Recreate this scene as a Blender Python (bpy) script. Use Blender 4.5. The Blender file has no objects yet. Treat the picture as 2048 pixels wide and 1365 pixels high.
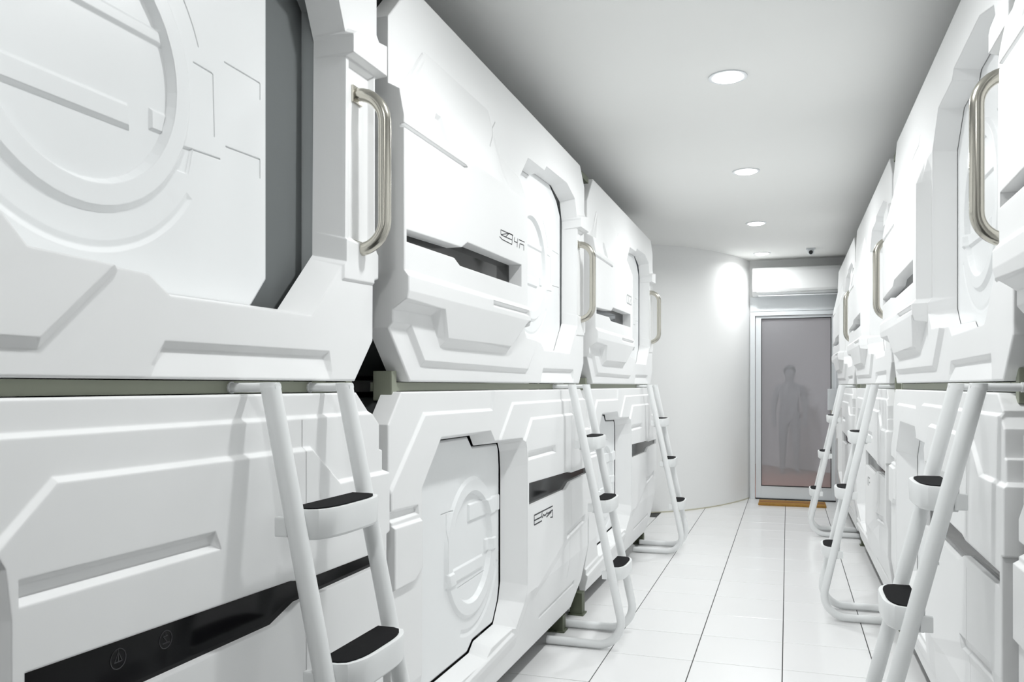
import bpy, bmesh, math, random
from mathutils import Vector, Matrix
from mathutils.geometry import delaunay_2d_cdt, tessellate_polygon
random.seed(4)
C = bpy.context.scene.collection
SC = bpy.context.scene

# ------------------------------------------------------------------ camera, light, exposure
F_PX, VPX, VPY = 1680.0, 1575.0, 772.0
YAW = math.atan((VPX - 1024) / F_PX)
cam_d = bpy.data.cameras.new('camera')
cam_d.sensor_width = 36.0
cam_d.lens = F_PX / 2048 * 36
cam_d.shift_y = (VPY - 682.5) / 2048
cam_d.clip_start = 0.02
cam = bpy.data.objects.new('camera', cam_d); C.objects.link(cam)
cam.location = (0, 0, 1.29)
cam.rotation_euler = (math.pi / 2, 0, YAW)
SC.camera = cam
w = bpy.data.worlds.new('world'); SC.world = w; w.use_nodes = True
w.node_tree.nodes['Background'].inputs[0].default_value = (0.9, 0.95, 1, 1)
w.node_tree.nodes['Background'].inputs[1].default_value = 0.25
SC.view_settings.view_transform = 'Standard'
SC.view_settings.look = 'None'
SC.view_settings.gamma = 1
SC.view_settings.use_curve_mapping = False
SC.view_settings.exposure = 0.0

CEIL = 2.72
LIGHT_X = -0.262
LIGHT_YS = [-1.55, 0.30, 2.15, 4.00, 5.80, 7.68, 9.45]
LAMP_W = 14.0
def area(name, loc, size, power, col=(1, 0.985, 0.96), rot=(0, 0, 0), spread=162, sy=None):
    l = bpy.data.lights.new(name, 'AREA'); l.shape = 'DISK' if sy is None else 'RECTANGLE'
    l.size = size
    if sy: l.size_y = sy
    l.energy = power; l.color = col; l.spread = math.radians(spread)
    o = bpy.data.objects.new(name, l); C.objects.link(o); o.location = loc; o.rotation_euler = rot
    return o
for y in LIGHT_YS:
    area('downlight_beam', (LIGHT_X, y, CEIL - 0.022), 0.14, LAMP_W * (0.8 if y < 1.5 else 1.0) * (0.6 if y > 9 else 1.15 if y > 7 else 1), (0.967, 0.987, 0.987))
area('corridor_fill', (-0.6, 11.0, 2.6), 0.6, 62, (0.95, 0.97, 1), spread=180)  # added fill light for the corridor, without a fitting of its own

# ------------------------------------------------------------------ materials
def mat(name, col, rough=0.5, metal=0.0, bevel=0.0, spec=0.5, noise=0.0, nscale=6.0, emit=None, coat=0.0):
    m = bpy.data.materials.new(name); m.use_nodes = True
    nt = m.node_tree; b = nt.nodes['Principled BSDF']
    b.inputs['Base Color'].default_value = (*col, 1)
    b.inputs['Roughness'].default_value = rough
    b.inputs['Metallic'].default_value = metal
    b.inputs['Specular IOR Level'].default_value = spec
    b.inputs['Coat Weight'].default_value = coat
    if noise:
        tc = nt.nodes.new('ShaderNodeTexCoord'); n = nt.nodes.new('ShaderNodeTexNoise')
        n.inputs['Scale'].default_value = nscale; n.inputs['Detail'].default_value = 4
        nt.links.new(tc.outputs['Object'], n.inputs['Vector'])
        mx = nt.nodes.new('ShaderNodeMix'); mx.data_type = 'RGBA'
        mx.inputs[6].default_value = (*[c * (1 - noise) for c in col], 1)
        mx.inputs[7].default_value = (*[min(1, c * (1 + noise)) for c in col], 1)
        nt.links.new(n.outputs['Fac'], mx.inputs[0]); nt.links.new(mx.outputs[2], b.inputs['Base Color'])
    if bevel:
        bv = nt.nodes.new('ShaderNodeBevel'); bv.samples = 4; bv.inputs['Radius'].default_value = bevel
        nt.links.new(bv.outputs[0], b.inputs['Normal'])
    if emit:
        b.inputs['Emission Color'].default_value = (*emit[0], 1)
        b.inputs['Emission Strength'].default_value = emit[1]
    return m
M = {}
M['shell'] = mat('white_moulded_plastic', (0.900, 0.905, 0.905), 0.42, bevel=0.006, noise=0.012, nscale=3)
M['door'] = mat('white_door_plastic', (0.89, 0.905, 0.91), 0.36, bevel=0.004, noise=0.01)
M['ladder'] = mat('white_powder_coat', (0.87, 0.885, 0.885), 0.35, noise=0.01)
M['pad'] = mat('black_rubber_tread', (0.009, 0.009, 0.010), 0.9, spec=0.15, noise=0.2, nscale=60)
M['beam'] = mat('grey_green_painted_steel', (0.30, 0.32, 0.25), 0.5, noise=0.04)
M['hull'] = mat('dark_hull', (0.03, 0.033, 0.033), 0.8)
M['inner'] = mat('dim_capsule_lining', (0.60, 0.63, 0.635), 0.6, noise=0.03)  # white lining, its weak inside light put into a greyer colour
M['inner_w'] = mat('lit_capsule_lining', (0.75, 0.8, 0.84), 0.6, noise=0.03)  # same lining, brighter and bluer for the capsules that look lit inside
M['nickel'] = mat('brushed_nickel', (0.56, 0.54, 0.48), 0.22, metal=1.0, noise=0.03, nscale=30)
M['ink'] = mat('dark_print', (0.04, 0.04, 0.045), 0.6)
M['faint_ink'] = mat('faint_grey_print', (0.42, 0.43, 0.43), 0.6)
M['black_glass'] = mat('black_glass', (0.005, 0.005, 0.006), 0.10, spec=0.18)
M['sticker'] = mat('grey_sticker_line', (0.045, 0.045, 0.048), 0.5)
M['rubber'] = mat('black_gasket', (0.015, 0.015, 0.016), 0.6)
M['wall'] = mat('white_wall_paint', (0.91, 0.915, 0.91), 0.75, noise=0.01, nscale=2)
M['ceil'] = mat('white_ceiling_paint', (0.94, 0.945, 0.93), 0.85, noise=0.01, nscale=2)
M['grout'] = mat('grey_grout', (0.05, 0.05, 0.05), 0.8)
M['skirt'] = mat('cream_skirting', (0.62, 0.60, 0.48), 0.6)
M['alu'] = mat('white_aluminium', (0.78, 0.81, 0.83), 0.4, noise=0.01)
M['ac'] = mat('air_conditioner_plastic', (0.86, 0.87, 0.87), 0.35, bevel=0.008)
M['mat_brown'] = mat('ochre_threshold_mat', (0.36, 0.19, 0.035), 0.8, noise=0.35, nscale=40)
M['brown_floor'] = mat('brown_corridor_floor', (0.30, 0.12, 0.08), 0.7, noise=0.08)
M['corr_wall'] = mat('corridor_grey_wall', (0.72, 0.72, 0.73), 0.8, noise=0.04, nscale=1.5)
M['figure'] = mat('grey_clothing', (0.22, 0.22, 0.23), 0.9)
M['figure_skin'] = mat('figure_skin', (0.33, 0.29, 0.27), 0.8)
M['figure_hair'] = mat('figure_hair', (0.12, 0.12, 0.13), 0.8)
M['lens'] = mat('glowing_diffuser', (1, 1, 1), 0.5, emit=((1, 0.99, 0.97), 14))
M['curtain'] = mat('dark_curtain', (0.10, 0.10, 0.10), 0.9)
M['foot'] = mat('olive_painted_foot', (0.10, 0.115, 0.075), 0.55, noise=0.05)
def glass(name, tint, refl_rough=0.03, gloss=0.06):
    m = bpy.data.materials.new(name); m.use_nodes = True; nt = m.node_tree; nt.nodes.clear()
    o = nt.nodes.new('ShaderNodeOutputMaterial'); t = nt.nodes.new('ShaderNodeBsdfTransparent')
    t.inputs[0].default_value = (*tint, 1)
    g = nt.nodes.new('ShaderNodeBsdfGlossy'); g.inputs['Roughness'].default_value = refl_rough
    f = nt.nodes.new('ShaderNodeFresnel'); f.inputs[0].default_value = 1.45
    a = nt.nodes.new('ShaderNodeMath'); a.operation = 'ADD'; a.inputs[1].default_value = gloss; a.use_clamp = True
    mx = nt.nodes.new('ShaderNodeMixShader')
    nt.links.new(f.outputs[0], a.inputs[0]); nt.links.new(a.outputs[0], mx.inputs[0])
    nt.links.new(t.outputs[0], mx.inputs[1]); nt.links.new(g.outputs[0], mx.inputs[2]); nt.links.new(mx.outputs[0], o.inputs[0])
    return m
M['tint_glass'] = glass('tinted_window_glass', (0.5, 0.52, 0.53), 0.05, 0.0)
M['door_glass'] = glass('smoked_door_glass', (0.80, 0.80, 0.82), 0.12, 0.03)
def haze_glass(m, k, col):
    nt = m.node_tree; out = next(n for n in nt.nodes if n.type == 'OUTPUT_MATERIAL'); src = out.inputs[0].links[0].from_socket
    d = nt.nodes.new('ShaderNodeBsdfDiffuse'); d.inputs[0].default_value = (*col, 1)
    mx = nt.nodes.new('ShaderNodeMixShader'); mx.inputs[0].default_value = k
    nt.links.new(src, mx.inputs[1]); nt.links.new(d.outputs[0], mx.inputs[2]); nt.links.new(mx.outputs[0], out.inputs[0])
haze_glass(M['door_glass'], 0.27, (0.74, 0.75, 0.77))
# tile: glossy, each with a slight tone of its own
def tile_mat():
    m = mat('polished_white_tile', (0.80, 0.81, 0.80), 0.16, spec=0.5)
    nt = m.node_tree; b = nt.nodes['Principled BSDF']
    oi = nt.nodes.new('ShaderNodeObjectInfo'); mr = nt.nodes.new('ShaderNodeMapRange')
    mr.inputs[3].default_value = 0.87; mr.inputs[4].default_value = 0.90
    cc = nt.nodes.new('ShaderNodeCombineColor')
    nt.links.new(oi.outputs['Random'], mr.inputs[0])
    for i in range(3): nt.links.new(mr.outputs[0], cc.inputs[i])
    nt.links.new(cc.outputs[0], b.inputs['Base Color'])
    tc = nt.nodes.new('ShaderNodeTexCoord'); n = nt.nodes.new('ShaderNodeTexNoise'); n.inputs['Scale'].default_value = 3
    mr2 = nt.nodes.new('ShaderNodeMapRange'); mr2.inputs[3].default_value = 0.12; mr2.inputs[4].default_value = 0.24
    nt.links.new(tc.outputs['Object'], n.inputs['Vector']); nt.links.new(n.outputs['Fac'], mr2.inputs[0])
    nt.links.new(mr2.outputs[0], b.inputs['Roughness'])
    return m
M['tile'] = tile_mat()

# ------------------------------------------------------------------ helpers
def mesh(name, verts, faces, m, smooth=False, mats=None, idx=None):
    me = bpy.data.meshes.new(name); me.from_pydata([tuple(v) for v in verts], [], faces); me.validate()
    for mm in (mats or [m]): me.materials.append(M[mm] if isinstance(mm, str) else mm)
    if idx and len(me.polygons) == len(idx):
        for p, i in zip(me.polygons, idx): p.material_index = i
    if smooth:
        for p in me.polygons: p.use_smooth = True
    return me
def ob(name, me, parent=None):
    o = bpy.data.objects.new(name, me); C.objects.link(o)
    if parent is not None: o.parent = parent
    return o
def root(name, loc=(0, 0, 0), rz=0):
    o = bpy.data.objects.new(name, None); C.objects.link(o); o.location = loc; o.rotation_euler = (0, 0, rz)
    o.empty_display_size = 0.1
    return o
def tag(o, label=None, cat=None, group=None, kind=None):
    if label: o['label'] = label
    if cat: o['category'] = cat
    if group: o['group'] = group
    if kind: o['kind'] = kind
    return o
class G:
    def __init__(s): s.v = []; s.f = []
    def add(s, v, f):
        k = len(s.v); s.v += [tuple(p) for p in v]; s.f += [tuple(i + k for i in q) for q in f]; return s
    def box(s, x0, x1, y0, y1, z0, z1, b=0.0):
        if b <= 0:
            v = [(x, y, z) for x in (x0, x1) for y in (y0, y1) for z in (z0, z1)]
            f = [(0, 1, 3, 2), (4, 6, 7, 5), (0, 4, 5, 1), (2, 3, 7, 6), (0, 2, 6, 4), (1, 5, 7, 3)]
            return s.add(v, f)
        bm = bmesh.new(); bmesh.ops.create_cube(bm, size=1)
        for p in bm.verts: p.co = Vector(((x0 + x1) / 2 + p.co.x * (x1 - x0), (y0 + y1) / 2 + p.co.y * (y1 - y0), (z0 + z1) / 2 + p.co.z * (z1 - z0)))
        bmesh.ops.bevel(bm, geom=bm.edges[:], offset=b, segments=2, affect='EDGES', profile=0.7)
        s.add([p.co[:] for p in bm.verts], [[q.index for q in f.verts] for f in (bm.verts.index_update() or bm.faces)])
        bm.free(); return s
    def prism(s, poly, a, b, axis='w'):
        """poly of (p,q); axis 'w': points (w,u,z) extruded in w; 'z': (x,y) extruded in z; 'y': (x,z) extruded in y"""
        n = len(poly)
        def P(p, t):
            return (t, p[0], p[1]) if axis == 'w' else ((p[0], p[1], t) if axis == 'z' else (p[0], t, p[1]))
        v = [P(p, a) for p in poly] + [P(p, b) for p in poly]
        f = [tuple(range(n))[::-1], tuple(range(n, 2 * n))] + [(i, (i + 1) % n, n + (i + 1) % n, n + i) for i in range(n)]
        return s.add(v, f)
    def tube(s, pts, r, n=12, cap=True, flat=1.0):
        pts = [Vector(p) for p in pts]; rings = []; up = Vector((0, 1, 0))
        for i, p in enumerate(pts):
            t = (pts[min(i + 1, len(pts) - 1)] - pts[max(i - 1, 0)]).normalized()
            a = up - t * up.dot(t)
            if a.length < 1e-3: a = Vector((1, 0, 0)) - t * t.x
            a.normalize(); c = t.cross(a); up = a
            rr = r[i] if isinstance(r, (list, tuple)) else r
            rings.append([p + a * rr * math.cos(2 * math.pi * k / n) + c * rr * flat * math.sin(2 * math.pi * k / n) for k in range(n)])
        v = [q for R in rings for q in R]; f = []
        for i in range(len(pts) - 1):
            for k in range(n): f.append((i * n + k, i * n + (k + 1) % n, (i + 1) * n + (k + 1) % n, (i + 1) * n + k))
        if cap: f += [tuple(range(n))[::-1], tuple(range((len(pts) - 1) * n, len(pts) * n))]
        return s.add(v, f)
    def mesh(s, name, m, smooth=False, angle=None):
        me = mesh(name, s.v, s.f, m)
        bm = bmesh.new(); bm.from_mesh(me); bmesh.ops.recalc_face_normals(bm, faces=bm.faces); bm.to_mesh(me); bm.free()
        if smooth:
            me.polygons.foreach_set('use_smooth', [True] * len(me.polygons))
            me.set_sharp_from_angle(angle=math.radians(angle or 40))
        return me
    def obj(s, name, m, parent=None, smooth=False, angle=None):
        return ob(name, s.mesh(name, m, smooth, angle), parent)

# ---- polygon tools for the moulded shells
def inpoly(p, poly):
    x, y = p; c = False; j = len(poly) - 1
    for i in range(len(poly)):
        xi, yi = poly[i]; xj, yj = poly[j]
        if (yi > y) != (yj > y) and x < (xj - xi) * (y - yi) / (yj - yi) + xi: c = not c
        j = i
    return c
def dist(p, poly):
    best = 9
    for i in range(len(poly)):
        ax, ay = poly[i - 1]; bx, by = poly[i]
        dx, dy = bx - ax, by - ay; L = dx * dx + dy * dy
        t = 0 if L == 0 else max(0, min(1, ((p[0] - ax) * dx + (p[1] - ay) * dy) / L))
        d = math.hypot(p[0] - ax - t * dx, p[1] - ay - t * dy)
        if d < best: best = d
    return best
def sarea(poly): return 0.5 * sum(poly[i - 1][0] * poly[i][1] - poly[i][0] * poly[i - 1][1] for i in range(len(poly)))
def inset(poly, b):
    n = len(poly); s = 1 if sarea(poly) > 0 else -1; out = []
    for i in range(n):
        p0, p1, p2 = [Vector(poly[(i + k) % n]) for k in (-1, 0, 1)]
        d1 = (p1 - p0).normalized(); d2 = (p2 - p1).normalized()
        n1 = Vector((-d1.y, d1.x)) * s; n2 = Vector((-d2.y, d2.x)) * s
        m = n1 + n2
        if m.length < 1e-6: m = n1
        m.normalize(); k = b / max(0.35, m.dot(n1)); out.append(tuple(p1 + m * k))
    return out
def clamp(x, a=0.0, b=1.0): return max(a, min(b, x))
def circ(cu, cz, r, n=40, a0=0, a1=360, close=True):
    k = n if close and a1 - a0 >= 360 else n + 1
    return [(cu + r * math.cos(math.radians(a0 + (a1 - a0) * i / n)), cz + r * math.sin(math.radians(a0 + (a1 - a0) * i / n))) for i in range(k)]
def arcband(cu, cz, r, wd, a0, a1, n=16):
    return circ(cu, cz, r + wd / 2, n, a0, a1, False) + circ(cu, cz, r - wd / 2, n, a0, a1, False)[::-1]
def stroke(a, b, wd):
    a, b = Vector(a), Vector(b); d = (b - a).normalized(); p = Vector((-d.y, d.x)) * wd / 2
    return [tuple(a + p), tuple(b + p), tuple(b - p), tuple(a - p)]

def relief(name, outline, holes, ops, mats, extra=(), rim=-0.10, hole_rims=(), shrink=(), lip=0.004, back=False):
    """moulded panel: ops = (poly, h, b) steps added where inside, or (poly, function) ; local coords x=w, y=u, z=z"""
    V = []; E = []
    def loop(poly, closed=True):
        k = len(V); n = len(poly); V.extend([Vector(p) for p in poly])
        for i in range(n if closed else n - 1): E.append((k + i, k + (i + 1) % n))
    loop(outline); loop(inset(outline, lip))
    for h in holes: loop(h)
    for op in ops:
        loop(op[0])
        if len(op) == 3 and op[2] > 0: loop(inset(op[0], op[2]))
    for e in extra: loop(e, False)
    v2, e2, f2, *_ = delaunay_2d_cdt(V, E, [], 0, 1e-5)
    def height(p):
        w_ = 0.0
        for op in ops:
            if inpoly(p, op[0]) or dist(p, op[0]) < 1e-6:
                if callable(op[1]): w_ += op[1](p[0], p[1], dist(p, op[0]))
                else: w_ += op[1] * clamp(dist(p, op[0]) / op[2] if op[2] > 0 else 1)
        d = dist(p, outline)
        if d < lip: w_ -= lip * 0.7 * (1 - d / lip) ** 1
        return w_
    keep = []
    for f in f2:
        c = (sum(v2[i].x for i in f) / 3, sum(v2[i].y for i in f) / 3)
        if inpoly(c, outline) and not any(inpoly(c, h) for h in holes): keep.append(tuple(f))
    used = sorted({i for f in keep for i in f}); mp = {j: k for k, j in enumerate(used)}
    verts = [(height((v2[j].x, v2[j].y)), v2[j].x, v2[j].y) for j in used]
    faces = [tuple(mp[i] for i in f) for f in keep]
    # boundary rims
    cnt = {}
    for f in faces:
        for i in range(3):
            a, b = f[i], f[(i + 1) % 3]; cnt.setdefault((min(a, b), max(a, b)), []).append((a, b))
    low = {}
    def lower(i):
        if i in low: return low[i]
        w_, u, z = verts[i]; depth = rim; q = (u, z)
        for k, h in enumerate(holes):
            if dist(q, h) < 2e-5:
                depth = hole_rims[k]; sh = shrink[k] if shrink else 0
                if sh:
                    cu = sum(p[0] for p in h) / len(h); cz = sum(p[1] for p in h) / len(h)
                    d = Vector((cu - u, cz - z)); q = (u + sh[0] * clamp(d.x * 3.5, -1, 1), z + sh[1] * (1 if d.y > 0 else -1))
        verts.append((depth, q[0], q[1])); low[i] = len(verts) - 1
        return low[i]
    for k, l in cnt.items():
        if len(l) == 1:
            a, b = l[0]; faces.append((b, a, lower(a), lower(b)))
    me = mesh(name, verts, faces, mats)
    return me

# ------------------------------------------------------------------ the setting
XL, XR = -1.08, 0.515
floor = tag(G().box(-2.6, 2.2, -3.2, 10.05, -0.10, -0.004).obj('floor', 'grout'), kind='structure')
TW, TL, GR = 0.40, 0.4255, 0.0045
tile_me = {}
def tile_mesh(wd, ln):
    k = (round(wd, 3), round(ln, 3))
    if k not in tile_me:
        g = G(); b = 0.0012
        v = [(0, 0, -0.006), (wd, 0, -0.006), (wd, ln, -0.006), (0, ln, -0.006), (0, 0, -b), (wd, 0, -b), (wd, ln, -b), (0, ln, -b), (b, b, 0), (wd - b, b, 0), (wd - b, ln - b, 0), (b, ln - b, 0)]
        f = [(3, 2, 1, 0), (8, 9, 10, 11)] + [(i, (i + 1) % 4, 4 + (i + 1) % 4, 4 + i) for i in range(4)] + [(4 + i, 4 + (i + 1) % 4, 8 + (i + 1) % 4, 8 + i) for i in range(4)]
        tile_me[k] = g.add(v, f).mesh('tile', 'tile')
    return tile_me[k]
xs = [-1.62, -1.22, -0.82, -0.42, -0.02, 0.38, 0.78, 1.18]
y = 4.008 - TL * 6
while y < 9.99:
    for x in xs[:-1]:
        ln = min(TL, 9.995 - y)
        if x < -0.9 and y > 8.0 and x < -1.3: continue
        t = ob('tile', tile_mesh(TW - GR, ln - GR), floor); t.location = (x, y, random.uniform(-0.0003, 0.0))
    y += TL
ceiling = tag(G().box(-2.6, 2.2, -3.2, 10.05, CEIL, CEIL + 0.1).obj('ceiling', 'ceil'), kind='structure')
tag(G().box(-2.6, -2.5, -3.2, 8.6, 0, CEIL).obj('wall_left', 'wall'), kind='structure')
tag(G().box(1.95, 2.05, -3.2, 10.0, 0, CEIL).obj('wall_right', 'wall'), kind='structure')
tag(G().box(-2.6, 2.05, -3.3, -3.2, 0, CEIL).obj('wall_front', 'wall'), kind='structure')
# back wall with the door opening
DX0, DX1, DTOP = -0.405, 0.565, 2.13
tag(G().box(-0.62, DX0, 10.0, 10.12, 0, CEIL).box(DX1, 2.05, 10.0, 10.12, 0, CEIL).box(DX0, DX1, 10.0, 10.12, DTOP, CEIL).obj('wall_back', 'wall'), kind='structure')
# curved wall behind the last pod on the left
ctrl = [(-2.6, 8.12), (-2.1, 8.18), (-1.65, 8.32), (-1.27, 8.55), (-1.05, 8.73), (-0.874, 8.95), (-0.72, 9.2), (-0.58, 9.5), (-0.48, 9.78), (-0.415, 10.0)]
def catmull(P, n=6):
    out = []
    for i in range(len(P) - 1):
        p0, p1, p2, p3 = [Vector(P[clamp(i + k, 0, len(P) - 1)]) for k in (-1, 0, 1, 2)]
        for j in range(n):
            t = j / n
            out.append(0.5 * ((2 * p1) + (-p0 + p2) * t + (2 * p0 - 5 * p1 + 4 * p2 - p3) * t * t + (-p0 + 3 * p1 - 3 * p2 + p3) * t ** 3))
    out.append(Vector(P[-1])); return out
cw = catmull(ctrl)
def ribbon(name, line, off0, off1, z0, z1, m):
    nrm = []
    for i in range(len(line)):
        d = (line[min(i + 1, len(line) - 1)] - line[max(0, i - 1)]).normalized(); nrm.append(Vector((d.y, -d.x)))
    g = G(); v = []
    for p, n in zip(line, nrm):
        a = p + n * off0; b = p + n * off1
        v += [(a.x, a.y, z0), (a.x, a.y, z1), (b.x, b.y, z1), (b.x, b.y, z0)]
    f = []
    for i in range(len(line) - 1):
        for k in range(4): f.append((i * 4 + k, i * 4 + (k + 1) % 4, i * 4 + 4 + (k + 1) % 4, i * 4 + 4 + k))
    f += [(0, 1, 2, 3), tuple(len(v) - 4 + k for k in (3, 2, 1, 0))]
    return g.add(v, f).obj(name, m, smooth=True, angle=30)
tag(ribbon('wall_curved', cw, 0, -0.08, 0, CEIL, 'wall'), kind='structure')
tag(ribbon('baseboard_left', cw[:-1], 0.003, 0.0, 0, 0.012, 'skirt'), kind='structure')

# door: jambs, leaf, glass
dr = tag(root('door_1', (0, 10.0, 0)), kind='structure')
G().box(DX0, -0.352, -0.05, 0.06, 0, 2.085, .003).box(0.512, DX1, -0.05, 0.06, 0, 2.085, .003).box(DX0, DX1, -0.05, 0.06, 2.085, DTOP, .004).obj('door_frame', 'alu', dr)
leaf = G().box(-0.345, -0.285, -0.03, 0.02, 0.012, 2.08, .003).box(0.462, 0.507, -0.03, 0.02, 0.012, 2.08, .003)
leaf.box(-0.285, 0.462, -0.03, 0.02, 2.055, 2.08).box(-0.285, 0.462, -0.03, 0.02, 0.012, 0.150).obj('door_leaf', 'alu', dr)
G().box(-0.285, -0.279, -0.033, 0.0, 0.15, 2.055).box(0.456, 0.462, -0.033, 0.0, 0.15, 2.055).box(-0.279, 0.456, -0.033, 0.0, 2.048, 2.055).box(-0.279, 0.456, -0.033, 0.0, 0.150, 0.157).obj('gasket', 'rubber', dr)
G().box(-0.279, 0.456, -0.012, -0.006, 0.157, 2.048).obj('glass_pane', 'door_glass', dr)
G().box(-0.345, 0.507, -0.045, 0.03, -0.003, 0.010).obj('threshold', 'rubber', dr)
# corridor beyond the glass
tag(G().box(-2.0, 2.2, 10.13, 16, -0.10, -0.002).obj('floor_corridor', 'brown_floor'), kind='structure')
tag(G().box(-2.0, 2.2, 10.13, 16, CEIL, CEIL + .1).obj('ceiling_corridor', 'ceil'), kind='structure')
tag(G().prism([(-2.0, 16.0), (2.1, 11.7), (2.2, 11.8), (-1.9, 16.1)], 0, CEIL, 'z').obj('wall_corridor', 'corr_wall'), kind='structure')
tag(G().box(-2.0, -1.9, 10.13, 16, 0, CEIL).box(2.1, 2.2, 10.13, 12, 0, CEIL).obj('wall_corridor_side', 'corr_wall'), kind='structure')
tag(G().box(DX0, 0.62, 9.965, 9.999, 2.135, 2.30, .004).obj('trim_1', 'alu'), kind='structure')

# ------------------------------------------------------------------ upper capsule front
def z_(x): return x
OUT_A = [(.11, 1.302), (2.27, 1.302), (2.37, 1.412), (2.372, 1.578), (2.395, 1.585), (2.395, 1.652), (2.385, 1.66), (2.385, 2.135), (2.415, 2.15), (2.415, 2.243), (2.395, 2.262), (2.395, 2.40), (2.29, 2.50), (.115, 2.50), (-.035, 2.345), (-.035, 1.455)]
OPEN_A = [(1.19, 1.56), (1.255, 1.497), (1.52, 1.489), (1.575, 1.455), (2.06, 1.458), (2.215, 1.61), (2.222, 2.19), (2.175, 2.29), (2.0, 2.336), (1.615, 2.325), (1.58, 2.298), (1.318, 2.289), (1.19, 2.17)]
WIN_A = [(-.022, 1.735), (.402, 1.751), (.457, 1.776), (1.065, 1.783), (1.065, 1.693), (.388, 1.687), (.336, 1.706), (-.022, 1.700)]
def panel_a(u, z, d):
    # waist of the shell: a proud band with slanting shoulders
    top = 2.335 if u < 0.80 else (2.335 - (u - 0.80) * 1.1 if u < 0.92 else 2.20)
    if z <= 1.56: h = 0.018 + 0.032 * clamp((z - 1.415) / 0.145)
    elif z < 2.06: h = 0.05
    else: h = 0.05 * clamp((top - z) / max(.01, top - 2.06))
    return h * clamp((1.178 - u) / 0.03)
P_MID = [(-.08, 1.507), (.227, 1.510), (.305, 1.414), (.976, 1.417), (1.178, 1.56), (1.178, 2.17), (.92, 2.205), (.80, 2.335), (.205, 2.335), (.02, 2.155), (-.08, 2.155)]
def panel_a2(u, z, d):
    e = 0.03 if z < 1.53 else (0.02 if z > 2.10 else 9)
    k = clamp(d / e) if e < 9 else 1
    return panel_a(u, z, d) * k
ops_A = [
    ([(-.08, 1.455), (.08, 1.455), (.18, 1.350), (1.285, 1.345), (1.445, 1.486), (1.445, 1.62), (-.08, 1.62)], .014, .018),
    (P_MID, panel_a2),
    ([(1.486, 1.28), (1.56, 1.372), (2.14, 1.376), (2.165, 1.28)], lambda u, z, d: -.013 * clamp(d / .014) * clamp((z - 1.302) / .05)),
    ([(.683, 1.602), (1.13, 1.602), (1.13, 1.578), (.683, 1.578)], -.012, .010),
    ([(-.08, 2.022), (.44, 2.022), (.46, 2.032), (.44, 2.036), (-.08, 2.036)], -.012, .003),
    ([(.15, 2.06), (.31, 2.06), (.265, 2.145), (.225, 2.145)], -.012, .014),
    ([(2.20, 2.14), (2.50, 2.145), (2.50, 2.255), (2.235, 2.215), (2.20, 2.19)], .022, .008),
    ([(2.20, 1.56), (2.50, 1.57), (2.50, 1.662), (2.20, 1.672)], .005, .005),
    ([(2.235, 1.672), (2.375, 1.664), (2.375, 2.14), (2.235, 2.135)], -.014, .010),
    (stroke((.883, 2.316), (.745, 2.182), .006), -.004, .002),
    (stroke((.199, 2.326), (.030, 2.156), .008), -.004, .003),
]
ext_A = [inset([(1.486, 1.28), (1.56, 1.372), (2.14, 1.376), (2.165, 1.28)], .014), [(1.40, 1.352), (2.25, 1.352)], [(1.44, 1.327), (2.25, 1.327)], [(-.08, 1.56), (1.178, 1.56)], [(-.08, 1.415 + .03), (1.178, 1.415 + .03)], [(-.08, 2.06), (1.178, 2.06)], [(1.148, 1.45), (1.148, 2.25)], [(-.08, 1.53), (1.178, 1.53)],
         [(.80, 2.06), (.80, 2.335)], [(.92, 2.06), (.92, 2.205)], [(-.08, 2.10), (1.178, 2.10)], [(-.08, 2.125), (.0, 2.125)], [(.86, 2.0), (.86, 2.27)],
         inset(P_MID, .03), inset(P_MID, .02)]
shell_A = relief('shell', OUT_A, [OPEN_A, WIN_A], ops_A, 'shell', ext_A, rim=-.065, hole_rims=(-.078, -.004), shrink=((.028, .015), 0))

# ------------------------------------------------------------------ lower capsule front
OUT_B = [(.05, 1.272), (-.036, 1.178), (-.036, .25), (.05, .10), (2.20, .095), (2.36, .21), (2.395, .37), (2.395, .88), (2.415, .885), (2.415, 1.05), (2.39, 1.06), (2.39, 1.112), (2.372, 1.117), (2.372, 1.185), (2.26, 1.272)]
OPEN_B = [(.172, .972), (.325, 1.122), (.806, 1.119), (.852, 1.078), (1.181, 1.070), (1.205, 1.03), (1.215, .955), (1.215, .44), (1.19, .37), (1.120, .283), (.852, .279), (.795, .248), (.32, .248), (.172, .38)]
WIN_B = [(1.236, .873), (1.92, .856), (1.97, .846), (2.380, .842), (2.380, .804), (1.955, .800), (1.865, .772), (1.236, .775)]
def low_b(u, z, d):
    # below the crease the skirt falls back towards the floor
    return -0.05 * clamp((0.40 - z) / 0.30)
def frame_b(u, z, d): return 0.03 * clamp((1.30 - u) / 0.03) if False else 0.0
CREASE = [(1.262, .52), (1.36, .395), (1.95, .545), (2.50, .60), (2.50, -.1), (-.2, -.1), (-.2, .17), (1.15, .24), (1.24, .36)]
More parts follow.
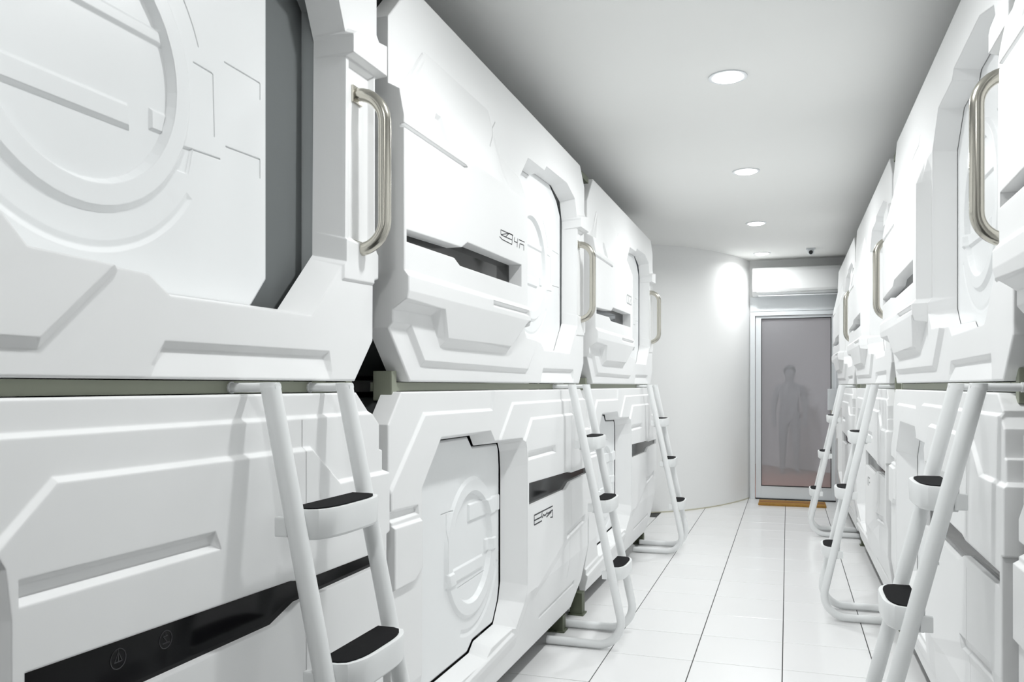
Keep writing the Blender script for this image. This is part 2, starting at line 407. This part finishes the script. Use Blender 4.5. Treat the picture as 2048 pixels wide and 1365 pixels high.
ops_B = [
    ([(-.10, .935), (.199, 1.207), (.823, 1.204), (.850, 1.30), (2.6, 1.30), (2.6, -.1), (-.10, -.1)], .010, .010),
    ([(.86, 1.03), (.901, 1.089), (1.058, 1.222), (2.6, 1.222), (2.6, -.1), (-.2, -.1), (-.2, .24), (1.10, .30), (1.20, .5)], .009, .009),
    ([(1.10, .99), (1.14, 1.022), (1.292, 1.152), (2.018, 1.149), (2.146, 1.057), (2.6, 1.057), (2.6, -.1), (-.2, -.1), (-.2, .20), (1.10, .27)], .011, .010),
    (CREASE, -.010, .05),
    ([(-.1, .40), (2.6, .40), (2.6, -.1), (-.1, -.1)], low_b),
    ([(1.226, 1.010), (1.664, 1.008), (1.682, .970), (1.226, .970)], -.015, .011),
    ([(-.10, .935), (.145, .927), (.152, .897), (-.10, .897)], -.012, .008),
    ([(-.10, .890), (.158, .886), (.160, .73), (.10, .70), (-.10, .70)], .012, .008),
    ([(1.88, .555), (2.29, .590), (2.29, .545), (1.90, .515)], -.013, .010),
    ([(1.52, .235), (2.18, .25), (2.18, .225), (1.52, .21)], -.008, .008),
    (stroke((1.985, .30), (1.985, .77), .003), -.003, .0012),
    (stroke((1.985, .86), (1.985, 1.21), .003), -.003, .0012),
]
ext_B = [[(-.1, .40), (2.6, .40)], [(-.1, .25), (2.6, .25)], [(-.1, .10), (2.6, .10)]]
shell_B = relief('shell', OUT_B, [OPEN_B, WIN_B], ops_B, 'shell', ext_B, rim=-.065, hole_rims=(-.078, .012), shrink=((.045, .02), 0))

# ------------------------------------------------------------------ sliding doors (coords about the ring centre)
def door_ops(s=1):
    f = lambda P: [(p[0] * s, p[1] * s) for p in P]
    return [
        (circ(0, 0, .275, 48), .010, .012),
        (circ(0, 0, .225, 48), -.016, .010),
        (f([(-.23, -.055), (.11, -.055), (.115, -.105), (-.23, -.105)]), .008, .008),
        (f([(-.19, .080), (.200, .080), (.190, .112), (-.19, .112)]), .006, .007),
        (f([(.165, -.045), (.212, -.045), (.200, -.088), (.165, -.088)]), .005, .005),
        (f(arcband(0, 0, .335, .022, 205, 325, 30)), -.003, .010),
        (f([(.25, -.095), (.285, -.093), (.27, -.15), (.235, -.15)]), -.005, .004),
        (f(stroke((.285, .085), (.345, .083), .003)), -.004, .0012),
        (f(stroke((.347, .083), (.352, -.05), .003)), -.004, .0012),
        (f(stroke((.385, .122), (.515, .120), .003)), -.004, .0012),
        (f(stroke((.515, .120), (.515, .082), .003)), -.004, .0012),
        (f(stroke((.285, -.095), (.372, -.092), .003)), -.004, .0012),
        (f(stroke((.39, -.060), (.515, -.056), .003)), -.004, .0012),
        (f(stroke((.515, -.056), (.515, -.10), .003)), -.004, .0012),
        (f(arcband(0, 0, .325, .003, 22, 50)), -.004, .0012),
    ]
DOOR_A = [(-.56, -.45), (.44, -.45), (.545, -.33), (.545, .33), (.47, .40), (.30, .47), (-.50, .47), (-.56, .40)]
door_A = relief('sliding_door', DOOR_A, [], door_ops(1), 'door', rim=-.03, lip=.008)
DOOR_B = [(p[0] - .83 + (-.03 if p[0] > 1.0 else 0), p[1] - .67) for p in inset(OPEN_B, .024)]
opsB = [
    (circ(0, 0, .27, 48), .010, .012),
    (circ(0, 0, .215, 48), -.018, .012),
    ([(-.02, .165), (.32, .165), (.32, .095), (-.02, .095)], .007, .006),
    ([(-.26, -.055), (.14, -.055), (.14, -.11), (-.26, -.11)], .007, .007),
    (stroke((-.12, -.135), (.16, -.128), .004), -.004, .0012),
    ([(.16, .0), (.25, .0), (.25, -.055), (.16, -.055)], .007, .006),
    (arcband(0, 0, .325, .028, 250, 340), -.006, .012),
    (stroke((-.30, .165), (-.20, .165), .003), -.004, .0012),
    (stroke((-.25, .16), (-.25, -.05), .003), -.004, .0012),
    (stroke((.26, .09), (.26, -.13), .003), -.004, .0012),
]
door_B = relief('sliding_door', DOOR_B, [], opsB, 'door', rim=-.03, lip=.008)

# ------------------------------------------------------------------ hull, lining, panes
def hull(u0, u1, z0, z1):
    a, b, t = -.079, -1.22, .02
    g = G(); ch = .16
    prof = [(u0, z0 + ch), (u0 + ch, z0), (u1 - ch * .6, z0), (u1, z0 + ch * .6), (u1, z1 - ch), (u1 - ch, z1), (u0 + ch, z1), (u0, z1 - ch)]
    n = len(prof)
    v = [(a, p[0], p[1]) for p in prof] + [(b, p[0], p[1]) for p in prof]
    g.add(v, [(i, (i + 1) % n, n + (i + 1) % n, n + i) for i in range(n)] + [tuple(range(n, 2 * n))])
    return g
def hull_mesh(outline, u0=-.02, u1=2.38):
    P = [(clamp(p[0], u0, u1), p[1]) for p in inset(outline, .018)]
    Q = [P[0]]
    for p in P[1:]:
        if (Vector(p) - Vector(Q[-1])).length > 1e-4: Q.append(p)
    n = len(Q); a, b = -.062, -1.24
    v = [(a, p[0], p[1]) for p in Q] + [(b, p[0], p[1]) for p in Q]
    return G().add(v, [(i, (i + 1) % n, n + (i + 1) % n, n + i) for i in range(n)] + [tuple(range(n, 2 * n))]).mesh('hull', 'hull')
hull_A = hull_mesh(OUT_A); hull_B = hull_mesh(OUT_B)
lin_A = hull(.00, 2.205, 1.345, 2.42).mesh('lining', 'inner'); lin_B = hull(.175, 2.37, .15, 1.235).mesh('lining', 'inner')
lin_AW = hull(.00, 2.205, 1.345, 2.42).mesh('lining', 'inner_w')
def pane_mesh(poly, w0, m):
    return G().prism(inset(poly, -.008), w0 - .005, w0, 'w').mesh('window_pane', m)
pane_A = pane_mesh(WIN_A, -.004, 'tint_glass'); pane_B = pane_mesh(WIN_B, .014, 'tint_glass'); pane_BK = pane_mesh(WIN_B, .014, 'black_glass')
# pull handle
def handle_mesh():
    pts = []
    zt, zb, wo, r = 2.066, 1.652, .066, .074
    pts.append((-.018, 2.300, zt))
    for i in range(9):
        a = math.radians(90 * i / 8); pts.append((wo - r + r * math.sin(a), 2.300 + .010 * i / 8, zt - r + r * math.cos(a)))
    for i in range(9):
        a = math.radians(90 * i / 8); pts.append((wo - r + r * math.cos(a), 2.310 - .010 * i / 8, zb + r - r * math.sin(a)))
    pts.append((-.016, 2.300, zb))
    g = G().tube(pts, .0175, 14)
    g.box(-.016, -.008, 2.275, 2.325, zt - .025, zt + .02, .002).box(-.016, -.008, 2.275, 2.325, zb - .02, zb + .025, .002)
    return g.mesh('handle', 'nickel', True, 50)
handle_me = handle_mesh()
def glyph(strokes, w0, wd, m, du=0.0):
    g = G()
    for a, b in strokes: g.prism([(p[0] + du, p[1]) for p in stroke(a, b, wd)], w0, w0 + .0012, 'w')
    return g.mesh('number_mark', m)
Lp = lambda P: list(zip(P[:-1], P[1:]))
gl_up = glyph(Lp([(.952, 1.884), (.804, 1.880), (.806, 1.862), (.86, 1.862), (.905, 1.884), (.945, 1.884), (.939, 1.846), (.820, 1.846), (.791, 1.852)])
              + [((.806, 1.862), (.905, 1.884)), ((.86, 1.862), (.94, 1.864))]
              + Lp([(.973, 1.880), (.968, 1.863), (1.005, 1.864)]) + Lp([(1.014, 1.882), (1.004, 1.845)])
              + Lp([(1.030, 1.880), (1.105, 1.882)]) + Lp([(1.035, 1.846), (1.042, 1.866), (1.096, 1.868), (1.095, 1.846)]), .0495, .0036, 'ink')
gl_low = glyph(Lp([(1.395, .682), (1.276, .682), (1.276, .724), (1.578, .724)]) + [((1.276, .701), (1.394, .701)), ((1.394, .701), (1.40, .720))]
               + Lp([(1.40, .695), (1.425, .706), (1.446, .697), (1.486, .708)]) + Lp([(1.486, .700), (1.578, .706), (1.578, .672), (1.540, .676)]) + [((1.473, .688), (1.555, .700))], .0298, .0058, 'ink', .035)
gl_box = glyph([((.93, 1.85), (1.10, 1.85)), ((.93, 1.905), (1.10, 1.905)), ((.93, 1.85), (.93, 1.905)), ((1.0, 1.85), (1.0, 1.905)), ((1.10, 1.85), (1.10, 1.905)), ((1.04, 1.86), (1.08, 1.89))], .0495, .010, 'faint_ink')
gl_faint = glyph([((1.40, .66), (1.40, .71)), ((1.40, .71), (1.52, .715)), ((1.44, .66), (1.44, .70)), ((1.48, .685), (1.53, .69))], .0298, .010, 'faint_ink')

GRP_U = None
def upper_pod(origin, rz, label, slide=0.0, glyphm=None, white=False):
    t = tag(root('upper_sleeping_capsule', origin, rz), label, 'sleeping capsule')
    ob('shell', shell_A, t); ob('hull', hull_A, t); ob('lining', lin_AW if white else lin_A, t)
    d = ob('sliding_door', door_A, t); d.location = (-.080, 1.62 - slide, 1.87)
    ob('window_pane', pane_A, t)
    tag(ob('handle', handle_me, t), 'brushed metal pull handle')
    if glyphm: ob('number_mark', glyphm, t)
    return t
def lower_pod(origin, rz, label, black=False, glyphm=None):
    t = tag(root('lower_sleeping_capsule', origin, rz), label, 'sleeping capsule')
    ob('shell', shell_B, t); ob('hull', hull_B, t); ob('lining', lin_B, t)
    d = ob('sliding_door', door_B, t); d.location = (-.080, .83, .67)
    ob('window_pane', pane_BK if black else pane_B, t)
    if glyphm: ob('number_mark', glyphm, t)
    return t
blind_me = G().box(-.124, -.120, 1.30, 2.203, 1.40, 2.41).mesh('grey_blind', mat('grey_blind_cloth', (0.165, 0.178, 0.18), 0.9))
YL = [-0.30, 2.20, 4.70]; YR = [2.165, 4.665, 7.165, 9.665]; PI = math.pi
u1 = upper_pod((XL, YL[0], 0), 0, 'upper white capsule nearest on the left, its door slid open beside a metal handle', .17)
upper_pod((XL, YL[1], 0), 0, 'upper white capsule in the middle on the left, dark slit window below a printed number', 0, gl_up)
upper_pod((XL, YL[2], 0), 0, 'upper white capsule farthest on the left, next to the curved wall', 0, gl_box, True)
tag(ob('inner_blind', blind_me, u1), 'grey blind behind the open door')
l1 = lower_pod((XL, YL[0], 0), 0, 'lower white capsule nearest on the left, with a long black glass band', True)
l2 = lower_pod((XL, YL[1], 0), 0, 'lower white capsule in the middle on the left, round emblem on its closed door', True, gl_low)
lower_pod((XL, YL[2], 0), 0, 'lower white capsule farthest on the left, low down beside the curved wall')
upper_pod((XR, YR[0], 0), PI, 'upper white capsule cut by the right edge of the picture', 0, None, True)
upper_pod((XR, YR[1], 0), PI, 'upper white capsule on the right with a large metal handle, second from the camera', 0, None, True)
upper_pod((XR, YR[2], 0), PI, 'upper white capsule on the right, third from the camera', 0, None, False)
upper_pod((XR, YR[3], 0), PI, 'upper white capsule on the right beside the glass door, farthest of its row', 0, None, False)
lower_pod((XR, YR[0], 0), PI, 'lower white capsule at the right edge of the picture, nearest the camera')
lower_pod((XR, YR[1], 0), PI, 'lower white capsule on the right behind the largest ladder', False, gl_faint)
lower_pod((XR, YR[2], 0), PI, 'lower white capsule on the right, third from the camera, small dark window', False, gl_faint)
lower_pod((XR, YR[3], 0), PI, 'lower white capsule on the right beside the glass door, farthest of its row')
# round stickers inside the black band of the nearest lower capsule
def ring_sticker(cu, cz, r, parent, kind):
    g = G(); P = circ(cu, cz, r, 24)
    for a, b in zip(P, P[1:] + P[:1]): g.prism(stroke(a, b, .0014), .0140, .0148, 'w')
    if kind:
        for a, b in [((-.5, -.3), (.5, -.3)), ((-.5, -.3), (0, .7)), ((0, .7), (.5, -.3)), ((0, -.3), (0, .9))]: g.prism(stroke((cu + a[0] * r, cz + a[1] * r), (cu + b[0] * r, cz + b[1] * r), .0014), .0140, .0148, 'w')
    else:
        for a, b in [((-.4, .4), (.3, .4)), ((-.4, .4), (.3, -.4)), ((-.5, -.4), (.6, -.4)), ((0, .4), (0, .8))]: g.prism(stroke((cu + a[0] * r, cz + a[1] * r), (cu + b[0] * r, cz + b[1] * r), .0014), .0140, .0148, 'w')
    return g.obj('round_sticker', 'sticker', parent)
ring_sticker(1.432, .832, .017, l1, True); ring_sticker(1.545, .832, .016, l1, False)

# ------------------------------------------------------------------ steel frame: beams, posts, feet
def beam_mesh():
    g = G().box(-.10, -.03, .045, 2.30, 1.274, 1.300)
    return g.mesh('beam', 'beam')
beam_me = beam_mesh(); plate_me = G().box(-.09, -.028, 0, .032, 1.246, 1.334, .003).mesh('end_plate', 'beam')
plug_me = G().box(-.0295, -.028, 0, .002, 1.276, 1.298).mesh('joint_seam', 'rubber')
def beam(origin, rz, label):
    t = tag(root('support_beam', origin, rz), label, 'beam')
    ob('beam', beam_me, t)
    for u in (.042, 2.272):
        o = ob('end_plate', plate_me, t); o.location = (0, u, 0)
    o = ob('joint_seam', plug_me, t); o.location = (0, 2.22, 0)
for i, (y0, nm) in enumerate(zip(YL, ['under the nearest left upper capsule', 'under the middle left upper capsule', 'under the farthest left upper capsule'])):
    beam((XL, y0, 0), 0, 'grey green steel beam ' + nm)
for i, (y0, nm) in enumerate(zip(YR, ['at the right edge of the picture', 'behind the hooks of the largest right ladder', 'between the third pair of right capsules', 'between the last pair of right capsules'])):
    beam((XR, y0, 0), PI, 'grey green steel beam ' + nm)
def gap_bits(x, y, rz, side):
    t = root('cross_brace', (x, y, 0), rz)
    tag(t, 'dark steel cross brace in the gap between %s capsules' % side, 'brace')
    G().box(-.26, -.20, -.046, .046, 1.250, 1.325).obj('bar', 'foot', t)
    G().box(-.33, -.29, -.02, .02, .0, 2.43).obj('post', 'foot', t)
gap_bits(XL, YL[1] - .07, 0, 'the nearest and middle left')
gap_bits(XL, YL[2] - .07, 0, 'the middle and farthest left')
gap_bits(XR, YR[0] + .07, PI, 'the two nearest right')
gap_bits(XR, YR[1] + .07, PI, 'the second and third right')
def bracket(x, y, rz, label):
    g = G().box(-.09, -.012, -.085, .088, 2.458, 2.492, .003)
    o = g.obj('top_bracket', 'foot'); o.location = (x, y, 0); o.rotation_euler = (0, 0, rz)
    tag(o, label, 'bracket')
bracket(XL, YL[1] - .04, 0, 'olive steel bracket at the top between nearest and middle left capsules')
bracket(XL, YL[2] - .04, 0, 'olive steel bracket at the top between middle and farthest left capsules')
bracket(XR, YR[1] + .04, PI, 'olive steel bracket at the top between second and third right capsules')
bracket(XR, YR[2] + .04, PI, 'olive steel bracket at the top between third and last right capsules')
def footblk(x, y, h, label, dy=.06):
    g = G().box(-.035, .035, -dy / 2, dy / 2, 0.006, h, .003).box(-.045, .045, -dy / 2 - .01, dy / 2 + .01, 0, .008)
    o = g.obj('capsule_foot', 'foot'); o.location = (x, y, 0); tag(o, label, 'foot')
footblk(-1.13, 4.63, .125, 'olive steel foot on the floor between the middle and farthest left capsules', .07)
footblk(-1.15, 4.28, .085, 'small olive steel foot under the middle left lower capsule')
footblk(-1.15, 6.85, .085, 'small olive steel foot under the farthest left lower capsule')
footblk(.60, 4.86, .085, 'small olive steel foot under the third lower capsule on the right')
footblk(.60, 7.32, .085, 'small olive steel foot under the last lower capsule on the right')

# ------------------------------------------------------------------ ladders
def rail_path(sl, w0=.068, z0=1.285, R=.115):
    d = Vector((sl, -1)).normalized(); th = math.atan2(sl, 1)      # lean from vertical
    zc = .023 + R
    # arc starts where direction = d ; normal pointing inward (towards wall)
    nin = Vector((-math.cos(th), -math.sin(th)))
    start_z = zc - nin.y * R
    ws = w0 + (z0 - start_z) * sl
    cx = ws + nin.x * R; P = [(w0, z0)]
    for k in (.25, .5, .75): P.append((w0 + (ws - w0) * k, z0 + (start_z - z0) * k))
    a0 = math.atan2(-nin.y, -nin.x); a1 = -math.pi / 2
    for i in range(13):
        a = a0 + (a1 - a0) * i / 12; P.append((cx + R * math.cos(a), zc + R * math.sin(a)))
    P.append((cx - .12, .023)); P.append((-.06, .023))
    return P
def step_poly(hw, back, front, bul):
    P = [(back, -hw), (front - .02, -hw)]
    n = 12
    for i in range(n + 1):
        t = -1 + 2 * i / n; P.append((front + bul * (1 - abs(t) ** 4) , t * (hw - .008)))
    P += [(front - .02, hw), (back, hw)]
    return P
def ladder(origin, rz, label, u0, u1, sl, tilt=0.0):
    """rails at u0,u1 (along the aisle); foot of the rails leans out by slope sl"""
    cu = (u0 + u1) / 2
    t = root('bunk_ladder', origin, rz); tag(t, label, 'ladder', None)
    path = rail_path(sl)
    R = .0205
    for u in (u0, u1):
        G().tube([(p[0], u, p[1]) for p in path], R, 14).obj('rail', 'ladder', t, True, 50)
        h = G().tube([(-.028, u, 1.286), (.03, u, 1.286), (.062, u, 1.287), (.087, u, 1.287)], .0105, 10)
        h.tube([(.066, u, 1.279), (.0655, u, 1.296)], [.0205, .0195], 14)
        h.tube([(-.032, u, 1.286), (-.026, u, 1.286)], [.013, .013], 10)
        h.obj('hook', 'ladder', t, True, 50)
    for z in (1.035, .725, .40):
        wr = .068 + (1.285 - z) * sl; hw = (u1 - u0) / 2 - .014
        prof = step_poly(hw, -.024, .046, .024)
        n = len(prof); g = G()
        layers = [(-.062, .90), (-.056, .97), (-.008, 1.0), (0, .975)]
        v = []
        for dz, s in layers: v += [(wr + p[0] * s, cu + p[1] * (1 - (1 - s) * .3), z + dz) for p in prof]
        f = [tuple(range(n))[::-1], tuple(range(3 * n, 4 * n))]
        for L in range(3): f += [(L * n + i, L * n + (i + 1) % n, (L + 1) * n + (i + 1) % n, (L + 1) * n + i) for i in range(n)]
        g.add(v, f)
        st = g.obj('step', 'ladder', t, True, 35)
        pp = [(wr + p[0] * .82, cu + p[1] * .93) for p in prof]
        G().prism(pp, z, z + .003, 'z').obj('tread_pad', 'pad', st)
        for u in (u0, u1):
            sgn = 1 if u == u0 else -1
            G().box(wr - .040, wr - .010, u - .008, u + .008, z - .055, z - .014, .004).obj('mounting_bracket', 'ladder', st)
            0 and G().tube([(wr - .040, u - sgn * .009, z - .035), (wr - .040, u - sgn * .0110, z - .035)], .0035, 8).obj('screw', 'rubber', st)
    return t
ladder((XL, YL[0], 0), 0, 'white ladder nearest on the left, black treads large in front', 1.79, 2.095, .215)
ladder((XL, YL[1], 0), 0, 'white ladder on the middle left capsules, three black treads', 1.84, 2.15, .215)
ladder((XL, YL[2], 0), 0, 'white ladder farthest on the left, against the curved wall', 1.78, 2.09, .215)
ladder((XR, YR[1], 0), PI, 'white ladder nearest on the right, large rails crossing the picture', 2.045, 2.335, .25)
ladder((XR, YR[2], 0), PI, 'white ladder on the right, between the nearest one and the glass door', 1.97, 2.24, .225)
ladder((XR, YR[3], 0), PI, 'white ladder farthest on the right, in front of the glass door', 1.72, 2.03, .225)

# ------------------------------------------------------------------ downlights
LBL = {2: 'round ceiling downlight above the nearest left capsule, out of frame above', 3: 'largest round ceiling downlight, nearest in the picture', 4: 'second round ceiling downlight from the camera',
       5: 'third round ceiling downlight from the camera', 6: 'smallest round ceiling downlight, above the air conditioner'}
def disc(r, z, n=32): return [(r * math.cos(2 * PI * i / n), r * math.sin(2 * PI * i / n), z) for i in range(n)]
def ringmesh(r0, r1, z0, z1, m, name):
    n = 32; v = disc(r0, z0) + disc(r0, z1) + disc(r1, z1) + disc(r1, z0)
    f = [(k * n + i, k * n + (i + 1) % n, ((k + 1) % 4) * n + (i + 1) % n, ((k + 1) % 4) * n + i) for k in range(4) for i in range(n)]
    return G().add(v, f).mesh(name, m)
trim_me = ringmesh(.072, .088, 0, -.006, 'alu', 'trim_ring')
lens_me = G().add(disc(.073, -.002) + disc(.072, -.006) + disc(.060, -.012) + disc(.035, -.016), [tuple(range(32)), tuple(range(96, 128))[::-1]] + [(k * 32 + i, k * 32 + (i + 1) % 32, k * 32 + 32 + (i + 1) % 32, k * 32 + 32 + i) for k in range(3) for i in range(32)]).mesh('diffuser', 'lens')
for i, y in enumerate(LIGHT_YS):
    t = tag(root('downlight', (LIGHT_X, y, CEIL)), LBL.get(i, ['farthest round ceiling downlight, well behind the camera', 'round ceiling downlight just overhead of the camera'][min(i, 1)]), 'ceiling light')
    ob('trim_ring', trim_me, t); ob('diffuser', lens_me, t)

# ------------------------------------------------------------------ air conditioner, camera, reader, mat
ac = tag(root('air_conditioner', (0.09, 10.0, 2.30)), 'white wall air conditioner mounted above the glass door', 'air conditioner')
prof = [(0, .0), (-.13, .0), (-.185, .045), (-.20, .07), (-.205, .27), (-.19, .30), (-.17, .312), (0, .312)]
g = G(); g.add([(x, p[0], p[1]) for x in (-.465, .465) for p in prof], [tuple(range(8)), tuple(range(8, 16))[::-1]] + [(i, (i + 1) % 8, 8 + (i + 1) % 8, 8 + i) for i in range(8)])
g.obj('body', 'ac', ac)
G().box(-.40, .44, -.165, -.075, -.006, .004, .002).obj('air_flap', 'alu', ac)
G().box(-.42, .46, -.188, -.176, .036, .044).obj('panel_seam', 'faint_ink', ac)
G().box(-.44, .44, -.16, -.03, .312, .316).obj('intake_grille', 'faint_ink', ac)
sc_ = tag(root('security_camera', (0.23, 9.27, CEIL)), 'small white security camera with a black lens on the ceiling', 'security camera')
G().box(-.045, .045, -.035, .035, -.014, 0, .003).obj('mount', 'alu', sc_)
bm = bmesh.new(); bmesh.ops.create_uvsphere(bm, u_segments=20, v_segments=12, radius=.034)
me = bpy.data.meshes.new('body'); bm.to_mesh(me); bm.free(); me.materials.append(M['alu']); o = ob('body', me, sc_); o.location = (0, 0, -.038)
for p in me.polygons: p.use_smooth = True
G().tube([(0, -.02, -.043), (0, -.038, -.050)], [.022, .018], 16).obj('lens', 'rubber', sc_)
rd = tag(root('door_lock_box', (0.475, 9.93, 1.02)), 'white box hanging on the glass door beside the last ladder', 'lock box')
G().box(-.055, .075, -.03, .0, 0, .235, .006).obj('case', 'alu', rd)
G().box(-.02, .03, -.025, .0, -.05, .0, .003).obj('bracket', 'nickel', rd)
G().box(-.045, .04, -.028, .0, -.09, -.045, .004).obj('lower_cap', 'alu', rd)
mt = tag(root('threshold_mat', (0.045, 9.6, 0)), 'flat ochre brown mat lying in front of the glass door', 'mat')
G().box(-.345, .345, -.17, .17, .0, .022, .004).obj('mat_body', 'mat_brown', mt)
G().box(-.335, .335, -.012, .012, .022, .025).obj('ridge', 'brown_floor', mt)

# ------------------------------------------------------------------ faint figure added behind the glass in place of a reflection
def reflection_figure(loc):
    t = tag(root('reflection_figure', loc), 'faint grey standing figure in place of a reflection in the glass door', 'reflection_figure')
    J = {'pel': ((0, 0, .84), (.135, .10)), 'sp': ((0, 0, 1.02), (.125, .09)), 'ch': ((0, 0, 1.20), (.155, .10)), 'nk': ((0, 0, 1.33), (.055, .055)), 'h0': ((0, 0, 1.40), (.062, .07)), 'h1': ((0, -.01, 1.47), (.078, .09)), 'h2': ((0, 0, 1.545), (.06, .07))}
    E = [('pel', 'sp'), ('sp', 'ch'), ('ch', 'nk'), ('nk', 'h0'), ('h0', 'h1'), ('h1', 'h2')]
    for s, n in ((-1, 'l'), (1, 'r')):
        J[n + 's'] = ((s * .17, 0, 1.255), (.055, .055)); J[n + 'e'] = ((s * .225, .01, .99), (.043, .043)); J[n + 'w'] = ((s * .215, -.05, .77), (.028, .030)); J[n + 'p'] = ((s * .205, -.06, .68), (.026, .034))
        J[n + 'h'] = ((s * .085, 0, .78), (.085, .085)); J[n + 'k'] = ((s * .095, -.02, .44), (.055, .055)); J[n + 'a'] = ((s * .10, .01, .08), (.038, .04)); J[n + 'f'] = ((s * .11, -.13, .035), (.035, .028))
        E += [('ch', n + 's'), (n + 's', n + 'e'), (n + 'e', n + 'w'), (n + 'w', n + 'p'), ('pel', n + 'h'), (n + 'h', n + 'k'), (n + 'k', n + 'a'), (n + 'a', n + 'f')]
    keys = list(J); me = bpy.data.meshes.new('body'); me.from_pydata([J[k][0] for k in keys], [(keys.index(a), keys.index(b)) for a, b in E], [])
    o = ob('body', me, t); me.materials.append(M['figure'])
    m = o.modifiers.new('skin', 'SKIN')
    for i, k in enumerate(keys): me.skin_vertices[0].data[i].radius = J[k][1]
    me.skin_vertices[0].data[0].use_root = True
    o.modifiers.new('sub', 'SUBSURF').levels = 2; o.modifiers['sub'].render_levels = 2
    bm = bmesh.new(); bmesh.ops.create_uvsphere(bm, u_segments=16, v_segments=10, radius=.095)
    for v in bm.verts: v.co = Vector((v.co.x * .92, v.co.y * 1.02 + .012, v.co.z + .012))
    bmesh.ops.delete(bm, geom=[v for v in bm.verts if v.co.y < -.03 and v.co.z < .05], context='VERTS')
    hm = bpy.data.meshes.new('hair'); bm.to_mesh(hm); bm.free(); hm.materials.append(M['figure_hair']); h = ob('hair', hm, t); h.location = (0, 0, 1.495)
reflection_figure((0.03, 13.0, 0))
